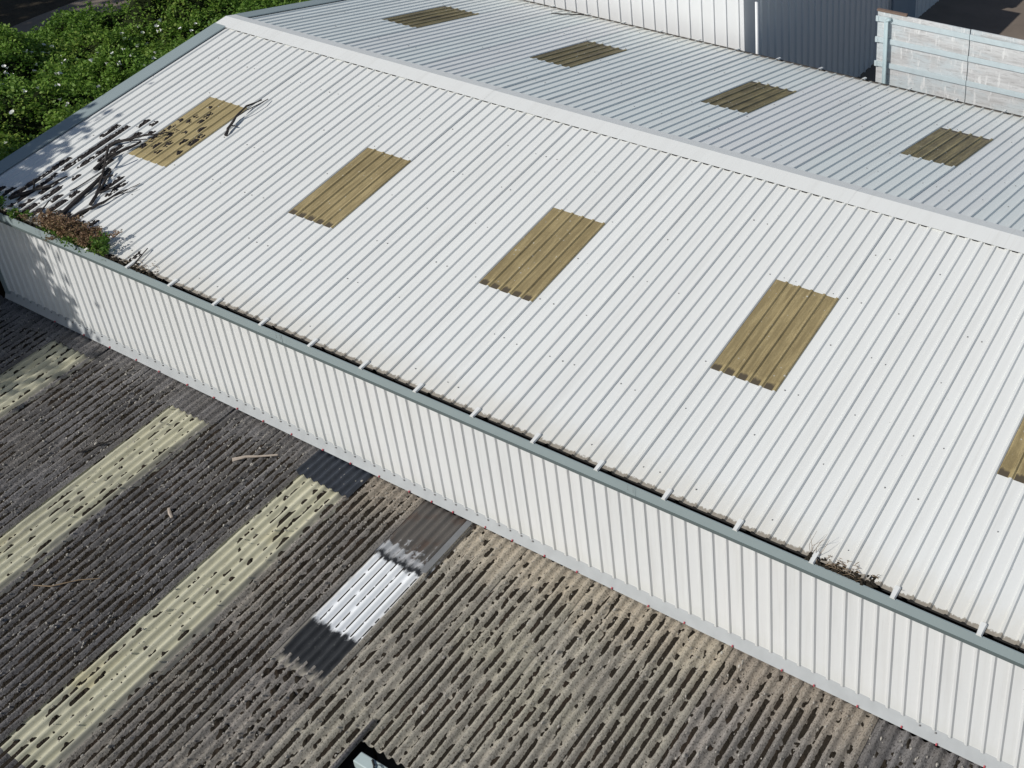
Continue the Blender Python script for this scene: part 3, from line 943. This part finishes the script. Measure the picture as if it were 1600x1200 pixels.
def branch(name, pts, r0, r1, label, mat='bark', cat='branch', side=()):
    mb = MB()
    P = []
    for i in range(len(pts) - 1):                          # resample for knots and bends
        a, b = Vector(pts[i]), Vector(pts[i + 1])
        for k in range(3): P.append(a.lerp(b, k / 3))
    P.append(Vector(pts[-1]))
    P = [q + Vector((random.uniform(-1, 1), random.uniform(-1, 1), random.uniform(-.3, .6))) * 0.010 for q in P]
    rr = [r0 + (r1 - r0) * i / (len(P) - 1) for i in range(len(P))]
    mb.tube(P, [v * random.uniform(.85, 1.2) for v in rr], 7, .12)
    for s_ in side:
        mb.tube([Vector(v) for v in s_], [r1 * 0.9 + 0.003] + [r1 * .6 + .002] * (len(s_) - 1), 5, .1)
    return tag(mb.build(name, M[mat]), label, cat)


R_ = lambda x, y, h: tuple(onroof(x, y, h))
branch('branch', [R_(-3.70, 1.40, .05), R_(-3.74, 1.76, .06), R_(-3.62, 1.99, .07), R_(-3.56, 2.24, .06)], .035, .022, 'thick dark branch reaching up to the foot of the brightest roof light')
branch('branch', [R_(-4.05, 1.98, .05), R_(-3.90, 2.15, .07), R_(-3.61, 2.38, .09), R_(-3.31, 2.63, .06)], .030, .010, 'forked dark branch lying across the brightest yellow roof light', side=[[R_(-3.87, 2.13, .07), R_(-3.52, 2.33, .07), R_(-3.42, 2.50, .06)]])
branch('branch', [R_(-3.75, 1.80, .22), R_(-3.48, 1.48, .12), R_(-3.24, 1.20, .07), R_(-3.0, 0.92, .05)], .016, .024, 'upright dark twig sticking up below the brightest roof light', side=[[R_(-3.48, 1.48, .12), R_(-3.42, 1.6, .22), R_(-3.37, 1.75, .24)], [R_(-3.3, 1.27, .08), R_(-3.22, 1.42, .06)]])
branch('branch', [R_(-3.6, 0.84, .03), R_(-3.57, 1.07, .035), R_(-3.5, 1.53, .05)], .012, .006, 'thin straight dark twig along a white roof pan', cat='twig')
branch('branch', [R_(-2.76, 1.03, .03), R_(-2.63, 1.24, .05), R_(-2.59, 1.46, .04)], .009, .006, 'slender forked twig at the right edge of the fallen branches', cat='twig', side=[[R_(-2.70, 1.13, .04), R_(-2.6, 1.22, .03), R_(-2.52, 1.36, .03)]])
branch('branch', [R_(-4.45, 0.3, .04), R_(-4.29, 0.48, .06), R_(-4.04, 0.77, .07), R_(-4.0, 1.08, .05)], .030, .016, 'crooked dark branch near the gutter corner', side=[[R_(-4.2, .58, .06), R_(-4.32, .72, .12), R_(-4.36, .85, .10)]])
branch('branch', [R_(-3.50, 0.18, .03), R_(-3.64, 0.41, .05), R_(-3.68, 0.56, .06)], .014, .009, 'short curved brown twig above the red weeds', cat='twig')
branch('branch', [R_(-3.17, 0.40, .04), R_(-3.28, 0.9, .05), R_(-3.38, 1.30, .05), R_(-3.44, 1.52, .05)], .042, .026, 'thickest dark log lying up the slope above the weeds', cat='log')
branch('branch', [R_(-2.92, 0.75, .04), R_(-3.13, 1.14, .06), R_(-3.32, 1.46, .07)], .028, .018, 'dark branch crossing the thick log', side=[[R_(-3.05, 1.0, .05), R_(-2.93, 1.2, .05), R_(-2.9, 1.42, .04)]])
branch('branch', [R_(-2.97, 0.34, .04), R_(-2.83, 0.66, .05), R_(-2.73, 0.87, .05), R_(-2.71, 1.12, .05), R_(-2.66, 1.28, .04)], .030, .007, 'long tapering dark branch nearest the open roof')
branch('branch', [R_(-0.88, 0.06, .05), R_(-1.0, 0.40, .06)], .010, .008, 'single thin stick leaning out of the gutter right of the weeds', cat='stick')
branch('branch', [R_(-2.25, 3.00, .03), R_(-2.34, 3.12, .06), R_(-2.43, 3.39, .10), R_(-2.53, 3.72, .09), R_(-2.47, 4.0, .05)], .026, .012, 'lone dark forked branch on the clean roof beside the brightest roof light', side=[[R_(-2.43, 3.39, .1), R_(-2.36, 3.6, .13), R_(-2.33, 3.86, .1), R_(-2.36, 4.05, .06)], [R_(-2.36, 3.2, .08), R_(-2.24, 3.25, .05)]])
# stick lying at the far eave
branch('branch', [tuple(slope_pt(-1.55, 11.0, .03, True)), tuple(slope_pt(-1.2, 11.2, .04, True)), tuple(slope_pt(-0.98, 11.45, .04, True))], .012, .012, 'small dark stick at the far gutter below the tall white wall', cat='stick')

# silt, dead leaves and dry grass in the gutter
mb_v, mb_f = [], []
n_ = 900
xg = np.concatenate([rng.uniform(-5.5, -0.3, 640), rng.uniform(10.9, 11.75, 200), rng.uniform(-0.3, 15, 60)])
yg = rng.uniform(.02, .15, n_)
hh = np.where((xg < -0.4) | ((xg > 10.9) & (xg < 11.75)), rng.uniform(-.03, .02, n_), -.125)
V, F = clumps(np.stack([xg, yg, hh], -1), rng.uniform(.012, .03, n_), rng.uniform(.015, .045, n_), rng.uniform(.01, .03, n_), rng)
tag(obj('gutter_silt', V, F, M['silt']), 'dark silt and dead leaves lying in the near gutter', 'leaf litter', kind='stuff')
dg = MB()
for k in range(120):
    x = random.choice([random.gauss(11.35, .22), random.gauss(11.3, .2), random.gauss(-0.85, .2), random.gauss(-3.7, .35)])
    y = random.uniform(.03, .2)
    a = random.uniform(0, 6.28); L = random.uniform(.05, .15)
    z = random.uniform(.005, .04) + S * max(0, y - .1)
    dg.tube([(x, y, z), (x + math.cos(a) * L * .5, y + math.sin(a) * L * .25, z + random.uniform(0, .035)), (x + math.cos(a) * L, y + math.sin(a) * L * .5, z + random.uniform(-.01, .04))], [.004, .0035, .002], 3)
tag(dg.build('dry_stalks', M['drygrass']), 'tangle of dry brown stalks in the near gutter', 'dry grass', kind='stuff')
dt = MB()
for k in range(5):
    x = 10.98 + random.uniform(-.06, .06)
    dt.tube([(x, .08, .0), (x + random.uniform(-.1, .1), .15, .10), (x + random.uniform(-.22, .2), .20 + random.uniform(-.05, .1), .20 + random.uniform(-.05, .05))], [.004, .003, .0015], 3)
tag(dt.build('dead_weed', M['drygrass']), 'small dead brown weed standing in the gutter toward the right', 'weed')


# weeds growing out of the gutter
def leaf_quads(P, size, up, rng, elong=1.7):
    n = len(P)
    a = rng.normal(size=(n, 3)); a[:, 2] *= 0.6
    a /= np.linalg.norm(a, axis=1)[:, None]
    nn = rng.normal(size=(n, 3)) * (1 - up) + np.array([0, 0, 1.0]) * up
    b = np.cross(nn, a); b /= np.linalg.norm(b, axis=1)[:, None] + 1e-9
    s = size[:, None]
    V = np.stack([P - a * s * elong * .5, P + b * s * .5, P + a * s * elong * .5, P - b * s * .5], 1)
    return V.reshape(-1, 3)


def weed(name, x, y, w, h, nst, head, label, leafy=1.0, lean=(0, 0), group=None):
    t = thing(name, label, 'weed', (x, y, -0.03), group)
    r = np.random.default_rng(int(abs(x) * 991) + nst)
    sm = MB(); HP, LP = [], []
    for k in range(nst):
        bx = r.normal(0, w * .35); by = r.uniform(-.04, .06)
        tx = bx + r.normal(lean[0], w * .35); ty = by + r.normal(lean[1], .10); hh = h * r.uniform(.55, 1.0)
        pts = [(bx, by, 0), (bx + (tx - bx) * .35, by + (ty - by) * .3, hh * .5), (tx, ty, hh)]
        sm.tube(pts, [.004, .003, .0015], 3)
        for q in range(int((80 if head else 34) * leafy)):
            f = r.uniform(.35, 1.0)
            p_ = np.array(pts[1]) * (1 - f) + np.array(pts[2]) * f if f > .5 else np.array(pts[0]) * (1 - 2 * f) + np.array(pts[1]) * 2 * f
            (HP if (head and f > .42) else LP).append(p_ + r.normal(0, .022, 3))
        for q in range(int(9 * leafy)):
            LP.append(np.array(pts[0]) + r.normal(0, .05, 3) * np.array([1, .8, .6]) + np.array([0, -.02, .10 * r.random()]))
    sm.build('stems', M['drygrass'] if head else M['weedleaf'], t)
    for nm, P, mt, sz in (('seed_heads', HP, 'weedhead', (.013, .028)), ('leaves', LP, 'weedleaf', (.02, .042))):
        if not P: continue
        P = np.array(P)
        V = leaf_quads(P, r.uniform(*sz, len(P)), .35, r, 1.9)
        o = link(bpy.data.objects.new(nm, quads_np(nm, V, len(P), M[mt], r.random(len(P)))), t)
        o['kind'] = 'stuff'
    return t


weed('weed', -2.78, .09, .55, .38, 56, True, 'larger bushy red brown weed growing in the gutter')
weed('weed', -2.12, .09, .50, .35, 46, True, 'smaller red brown weed in the gutter, right of the larger one')
weed('weed', -1.62, .09, .28, .38, 13, False, 'leafy green weed at the right end of the gutter weeds', .55)
weed('weed', -3.86, .09, .22, .20, 9, False, 'small bright green weed in the gutter left of the red weeds', .5)
weed('weed', -4.55, .10, .40, .30, 12, False, 'green weed with litter at the corner of the gutter', .5)
weed('weed', -5.15, .10, .35, .32, 10, True, 'dry brown weed at the very end of the gutter', .5)

# ------------------------------------------------------------------ buildings behind
XC, YB = 2.917, 12.0
bb = thing('tall_building', 'tall white clad building standing behind the far gutter', 'building', (-2.5, 15.8, -3.2))
bo = Vector(bb.location)


def child(o, t):
    o.parent = t
    o.matrix_parent_inverse = Matrix.Translation(-Vector(t.location))
    return o


PP = [(0, .003), (.262, .003), (.272, .028), (.300, .028), (.310, .002), (.324, .002)]
nP = len(PP)
me_pf = mk_mesh('cladding_panel', [(u, -h, -3.19) for u, h in PP] + [(u, -h, 1.05) for u, h in PP], [(i, i + 1, nP + i + 1, nP + i) for i in range(nP - 1)], M['cladside'])
me_ps = mk_mesh('cladding_panel_side', [(h * 1.9, u, -3.19) for u, h in PP] + [(h * 1.9, u, 1.05) for u, h in PP], [(i, i + 1, nP + i + 1, nP + i) for i in range(nP - 1)], M['cladside'])
k = 0
while XC - 0.318 * (k + 1) > -7.8:
    o = obj_me('cladding_panel', me_pf, None, (XC - 0.09 - 0.318 * (k + 1), YB, 0)); child(o, bb); k += 1
k = 0
while YB + .55 + .318 * k < 19.25:
    o = obj_me('cladding_panel', me_ps, None, (XC, YB + .42 + .318 * k, 0)); child(o, bb); k += 1
child(MB().box(-7.9, XC - 0.004, YB + .004, 19.55, -3.2, 1.04).build('core_wall', M['cladside']), bb)
cf = MB().box(XC - .088, XC + .012, YB - .012, YB + .20, -3.19, 1.06)
cf.box(XC + .001, XC + .010, YB + .19, YB + .42, -3.19, 1.05)
child(cf.build('corner_flashing', M['cladside']), bb)
dp = MB().tube([(XC + .31, YB + .03, -3.1), (XC + .31, YB + .03, 1.0)], [.036, .036], 10).build('downpipe', M['pvc'], smooth=True)
child(dp, bb)
for z in (-2.6, -1.5):
    child(MB().box(XC, XC + .30, YB + .02, YB + .05, z, z + .03).build('pipe_bracket', M['pvc']), bb)
roofm = MB().box(-8.0, XC + .03, YB - .03, 19.6, 1.062, 1.10)
child(roofm.build('roof', M['cladside']), bb)

b2 = thing('low_building', 'lower clad building in shade beyond the tall white one', 'building', (-2.5, 25.5, -3.2))
child(MB().box(-7.5, XC - .25, 20.25, 32.0, -3.2, 0.75).build('core_wall', M['cladside']), b2)
me_p2 = mk_mesh('low_cladding_panel', [(h, u, -3.19) for u, h in PP] + [(h, u, 0.75) for u, h in PP], [(i, i + 1, nP + i + 1, nP + i) for i in range(nP - 1)], M['cladside'])
for k in range(36):
    child(obj_me('cladding_panel', me_p2, None, (XC - .245, 20.3 + .318 * k, 0)), b2)
child(MB().box(-7.6, XC - .15, 20.2, 32.1, 0.75, 0.90).build('roof', M['trim']), b2)
child(MB().box(XC - .24, XC - .18, 20.3, 21.9, -3.19, -0.9).build('door', m_plain('blue_grey_door', (0.30, 0.36, 0.42), 0.5, 0.05)), b2)

# ------------------------------------------------------------------ board fence
YF = 12.35
fe = thing('board_fence', 'weathered white board fence with pale blue rails beyond the far gutter', 'fence', (8.5, YF, -3.2))
FX0, FX1, FZ1 = 5.90, 14.6, 1.22
rail_z = (1.00, 0.54, 0.0, -0.52, -1.05)
joints = [FX0, 7.915, 9.92, 11.93, 13.94, FX1]
tops = [FZ1] + [z + .0 for z in rail_z]
for a in range(len(joints) - 1):
    for b in range(5):
        z1 = tops[b] - (0.0 if b == 0 else 0.0); z0 = tops[b + 1] + 0.018
        yo = random.uniform(-.006, .006)
        o = MB().box(joints[a] + .010, joints[a + 1] - .010, YF + yo, YF + .03 + yo, z0, z1).build('board', M['board'])
        child(o, fe)
    for z in rail_z[:4]:
        yo = random.uniform(-.003, .003)
        child(MB().box(joints[a] + .006, joints[a + 1] - .006, YF - .026 + yo, YF - .012 + yo, z + .012, z + .125).build('rail', M['batten']), fe)
child(MB().tube([(FX0 + .24, YF - .085, -3.1), (FX0 + .24, YF - .085, 1.06), (FX0 + .27, YF - .06, 1.10), (FX0 + .33, YF - .03, 1.11)], [.045, .045, .042, .036], 10).build('post', M['post'], smooth=True), fe)
for x in (7.915, 9.92, 11.93, 13.94):
    child(MB().box(x - .05, x + .05, YF + .045, YF + .12, -3.2, 1.1).build('post', M['post']), fe)
for z in rail_z[:4]:
    child(MB().box(FX0 - .02, FX0 + .04, YF - .034, YF - .008, z + .005, z + .12).build('bracket', M['batten']), fe)
child(MB().box(FX0 - .01, 6.55, YF - .02, YF + .05, FZ1 + .004, FZ1 + .045).build('capping', M['rust']), fe)

# ------------------------------------------------------------------ bindweed bank beyond the gable
hd = thing('bindweed_bank', 'sunlit bank of green bindweed with white flowers beyond the gable end', 'hedge', (-12, 9, -3.5))
hx = np.linspace(-19.4, -5.75, 92); hy = np.linspace(-3, 27, 190)
HX, HY = np.meshgrid(hx, hy, indexing='ij')
HZ = hedge_top(HX, HY) - 0.13
V = np.stack([HX, HY, HZ], -1).reshape(-1, 3)
b_ = len(hy)
F = [(i * b_ + j, (i + 1) * b_ + j, (i + 1) * b_ + j + 1, i * b_ + j + 1) for i in range(len(hx) - 1) for j in range(b_ - 1)]
o = child(obj('undergrowth', V, F, M['under']), hd); o['kind'] = 'stuff'
rng = np.random.default_rng(77)
nl = 430000
lx = rng.uniform(-19.2, -5.75, nl); ly = rng.uniform(-2, 25, nl)
dens = 0.35 + 0.65 * (vnoise(lx * 2.3, ly * 2.3 + 11) > .33)
k_ = rng.random(nl) < dens
lx, ly = lx[k_], ly[k_]
ht = hedge_top(lx, ly)
lz = ht + rng.normal(0, .09, len(lx)) + 0.16 * vnoise(lx * 5, ly * 5)
k_ = ht > -3.36
P = np.stack([lx, ly, lz], -1)[k_]
rn = np.clip(rng.random(len(P)) * .6 + .55 * vnoise(P[:, 0] * .6 + 3, P[:, 1] * .6) - .05, 0, 1)
V = leaf_quads(P, rng.uniform(.028, .075, len(P)), .42, rng, 1.5)
o = child(link(bpy.data.objects.new('leaves', quads_np('bindweed_leaves', V, len(P), M['leaf'], rn))), hd); o['kind'] = 'stuff'
fm = MB()
ring0 = [(.045 * math.cos(a), .045 * math.sin(a), .0) for a in np.linspace(0, 2 * math.pi, 9)[:8]]
fm.v = ring0 + [(.02 * math.cos(a), .02 * math.sin(a), -.03) for a in np.linspace(0, 2 * math.pi, 9)[:8]] + [(0, 0, -.06)]
fm.f = [(a, (a + 1) % 8, 8 + (a + 1) % 8, 8 + a) for a in range(8)] + [(8 + a, 8 + (a + 1) % 8, 16) for a in range(8)]
me_fl = mk_mesh('flower', fm.v, fm.f, M['petal'])
FLOWERS = [(-13.44, 5.72), (-13.45, 5.85), (-13.86, 6.39), (-13.71, 6.48), (-13.72, 6.24), (-13.66, 6.33), (-13.34, 6.4), (-13.04, 6.31), (-12.46, 5.93), (-13.31, 6.76), (-13.11, 4.98), (-13.05, 5.0), (-13.02, 4.91), (-12.98, 4.92), (-12.91, 4.99), (-12.12, 4.44), (-12.0, 4.29), (-13.04, 5.64), (-12.94, 5.52), (-12.51, 5.5), (-11.91, 5.47), (-11.8, 5.5), (-10.63, 4.75), (-10.79, 4.41), (-10.79, 4.12), (-11.66, 6.39), (-11.29, 6.52), (-11.36, 6.37), (-11.19, 6.36), (-11.1, 6.51), (-13.36, 8.07), (-13.08, 7.94), (-11.29, 6.82), (-11.59, 6.16), (-10.78, 5.7), (-13.18, 9.06), (-13.24, 8.95), (-13.17, 8.92), (-13.46, 8.85), (-13.66, 8.75), (-13.38, 8.63), (-13.03, 8.85), (-12.94, 8.89), (-12.46, 9.09), (-12.29, 9.44), (-13.35, 8.08), (-13.08, 7.95), (-13.15, 8.12), (-12.81, 8.06), (-13.03, 8.45), (-11.29, 6.82), (-11.8, 7.87), (-11.07, 7.35), (-10.9, 6.74), (-11.11, 6.52), (-10.29, 6.66), (-12.21, 9.23), (-10.4, 4.59), (-10.27, 4.63), (-9.51, 2.82), (-9.11, 2.46), (-10.31, 3.5)]
for (x, y) in FLOWERS:
    z = float(hedge_top(np.array(x), np.array(y))) + .15 + random.uniform(0, .06)
    o = obj_me('flower', me_fl, None, (x, y, z))
    o.rotation_euler = (random.uniform(.2, .7), random.uniform(-.3, .5), random.uniform(0, 6))
    s_ = random.uniform(.9, 1.35); o.scale = (s_, s_, s_)
    child(o, hd)
# dry brown stems poking out by the path
bs = MB()
for k in range(16):
    x = -17.6 + random.uniform(-1, 1.0); y = 11.3 + random.uniform(-1.2, 1.2)
    z = float(hedge_top(np.array(x), np.array(y)))
    bs.tube([(x, y, z - .2), (x + random.uniform(-.2, .2), y + random.uniform(-.2, .2), z + .5), (x + random.uniform(-.5, .5), y + random.uniform(-.4, .4), z + random.uniform(.8, 1.3))], [.02, .014, .006], 4)
o = child(bs.build('dry_stems', M['drygrass']), hd); o['kind'] = 'stuff'


# ------------------------------------------------------------------ trees left of the picture (they shade the gable corner)
def tree(name, base, crown, rad, nleaf, size, label, seed, flat=.8, keep=None):
    r = np.random.default_rng(seed)
    t = thing(name, label, 'tree', base)
    b = Vector(base); c = Vector(crown)
    tr = MB()
    tr.tube([b - Vector((0, 0, .3)), b.lerp(c, .35) + Vector((.15, -.1, 0)), b.lerp(c, .7), c], [.28, .22, .16, .07], 9, .06)
    child(tr.build('trunk', M['wood'], smooth=True), t)
    cl = []
    while len(cl) < 46:
        d = r.normal(size=3); d /= np.linalg.norm(d)
        q = d * rad * r.uniform(.45, 1.0) ** .6 * np.array([1, 1, flat])
        cl.append(np.array(crown) + q)
    lm = MB()
    for q in cl[::4]:
        a = b.lerp(c, r.uniform(.45, .95)); e = Vector(q)
        lm.tube([a, a.lerp(e, .5) + Vector((0, 0, .15)), e], [.07, .045, .015], 5, .08)
    child(lm.build('limbs', M['wood'], smooth=True), t)
    n = nleaf
    ci = r.integers(0, len(cl), n)
    P = np.array(cl)[ci] + r.normal(0, 1, (n, 3)) * rad * .17 * np.array([1, 1, .75])
    V = leaf_quads(P, r.uniform(*size, n), .3, r, 1.5)
    o = child(link(bpy.data.objects.new('crown', quads_np('crown', V, n, M['treeleaf'], r.random(n)))), t)
    o['kind'] = 'stuff'
    return t


tree('tree', (-9.7, -5.3, -4.6), (-9.25, -5.1, 2.95), 3.0, 30000, (.11, .22), 'leafy tree just left of the corrugated roof, shading the wall corner', 5)
tree('tree', (-10.7, -3.3, -4.2), (-9.8, -3.3, 4.2), 2.1, 11000, (.10, .20), 'slim tree beside the gable, dappling the end of the white roof', 6)
tree('tree', (-28.9, -2.5, -3.6), (-28.2, -1.4, 4.8), 5.6, 17000, (.24, .42), 'large dark tree beyond the path shading the ground', 7)
tree('tree', (-32.5, 5.5, -3.6), (-31.5, 4.8, 5.2), 5.6, 17000, (.24, .42), 'second large dark tree far beyond the path', 8)
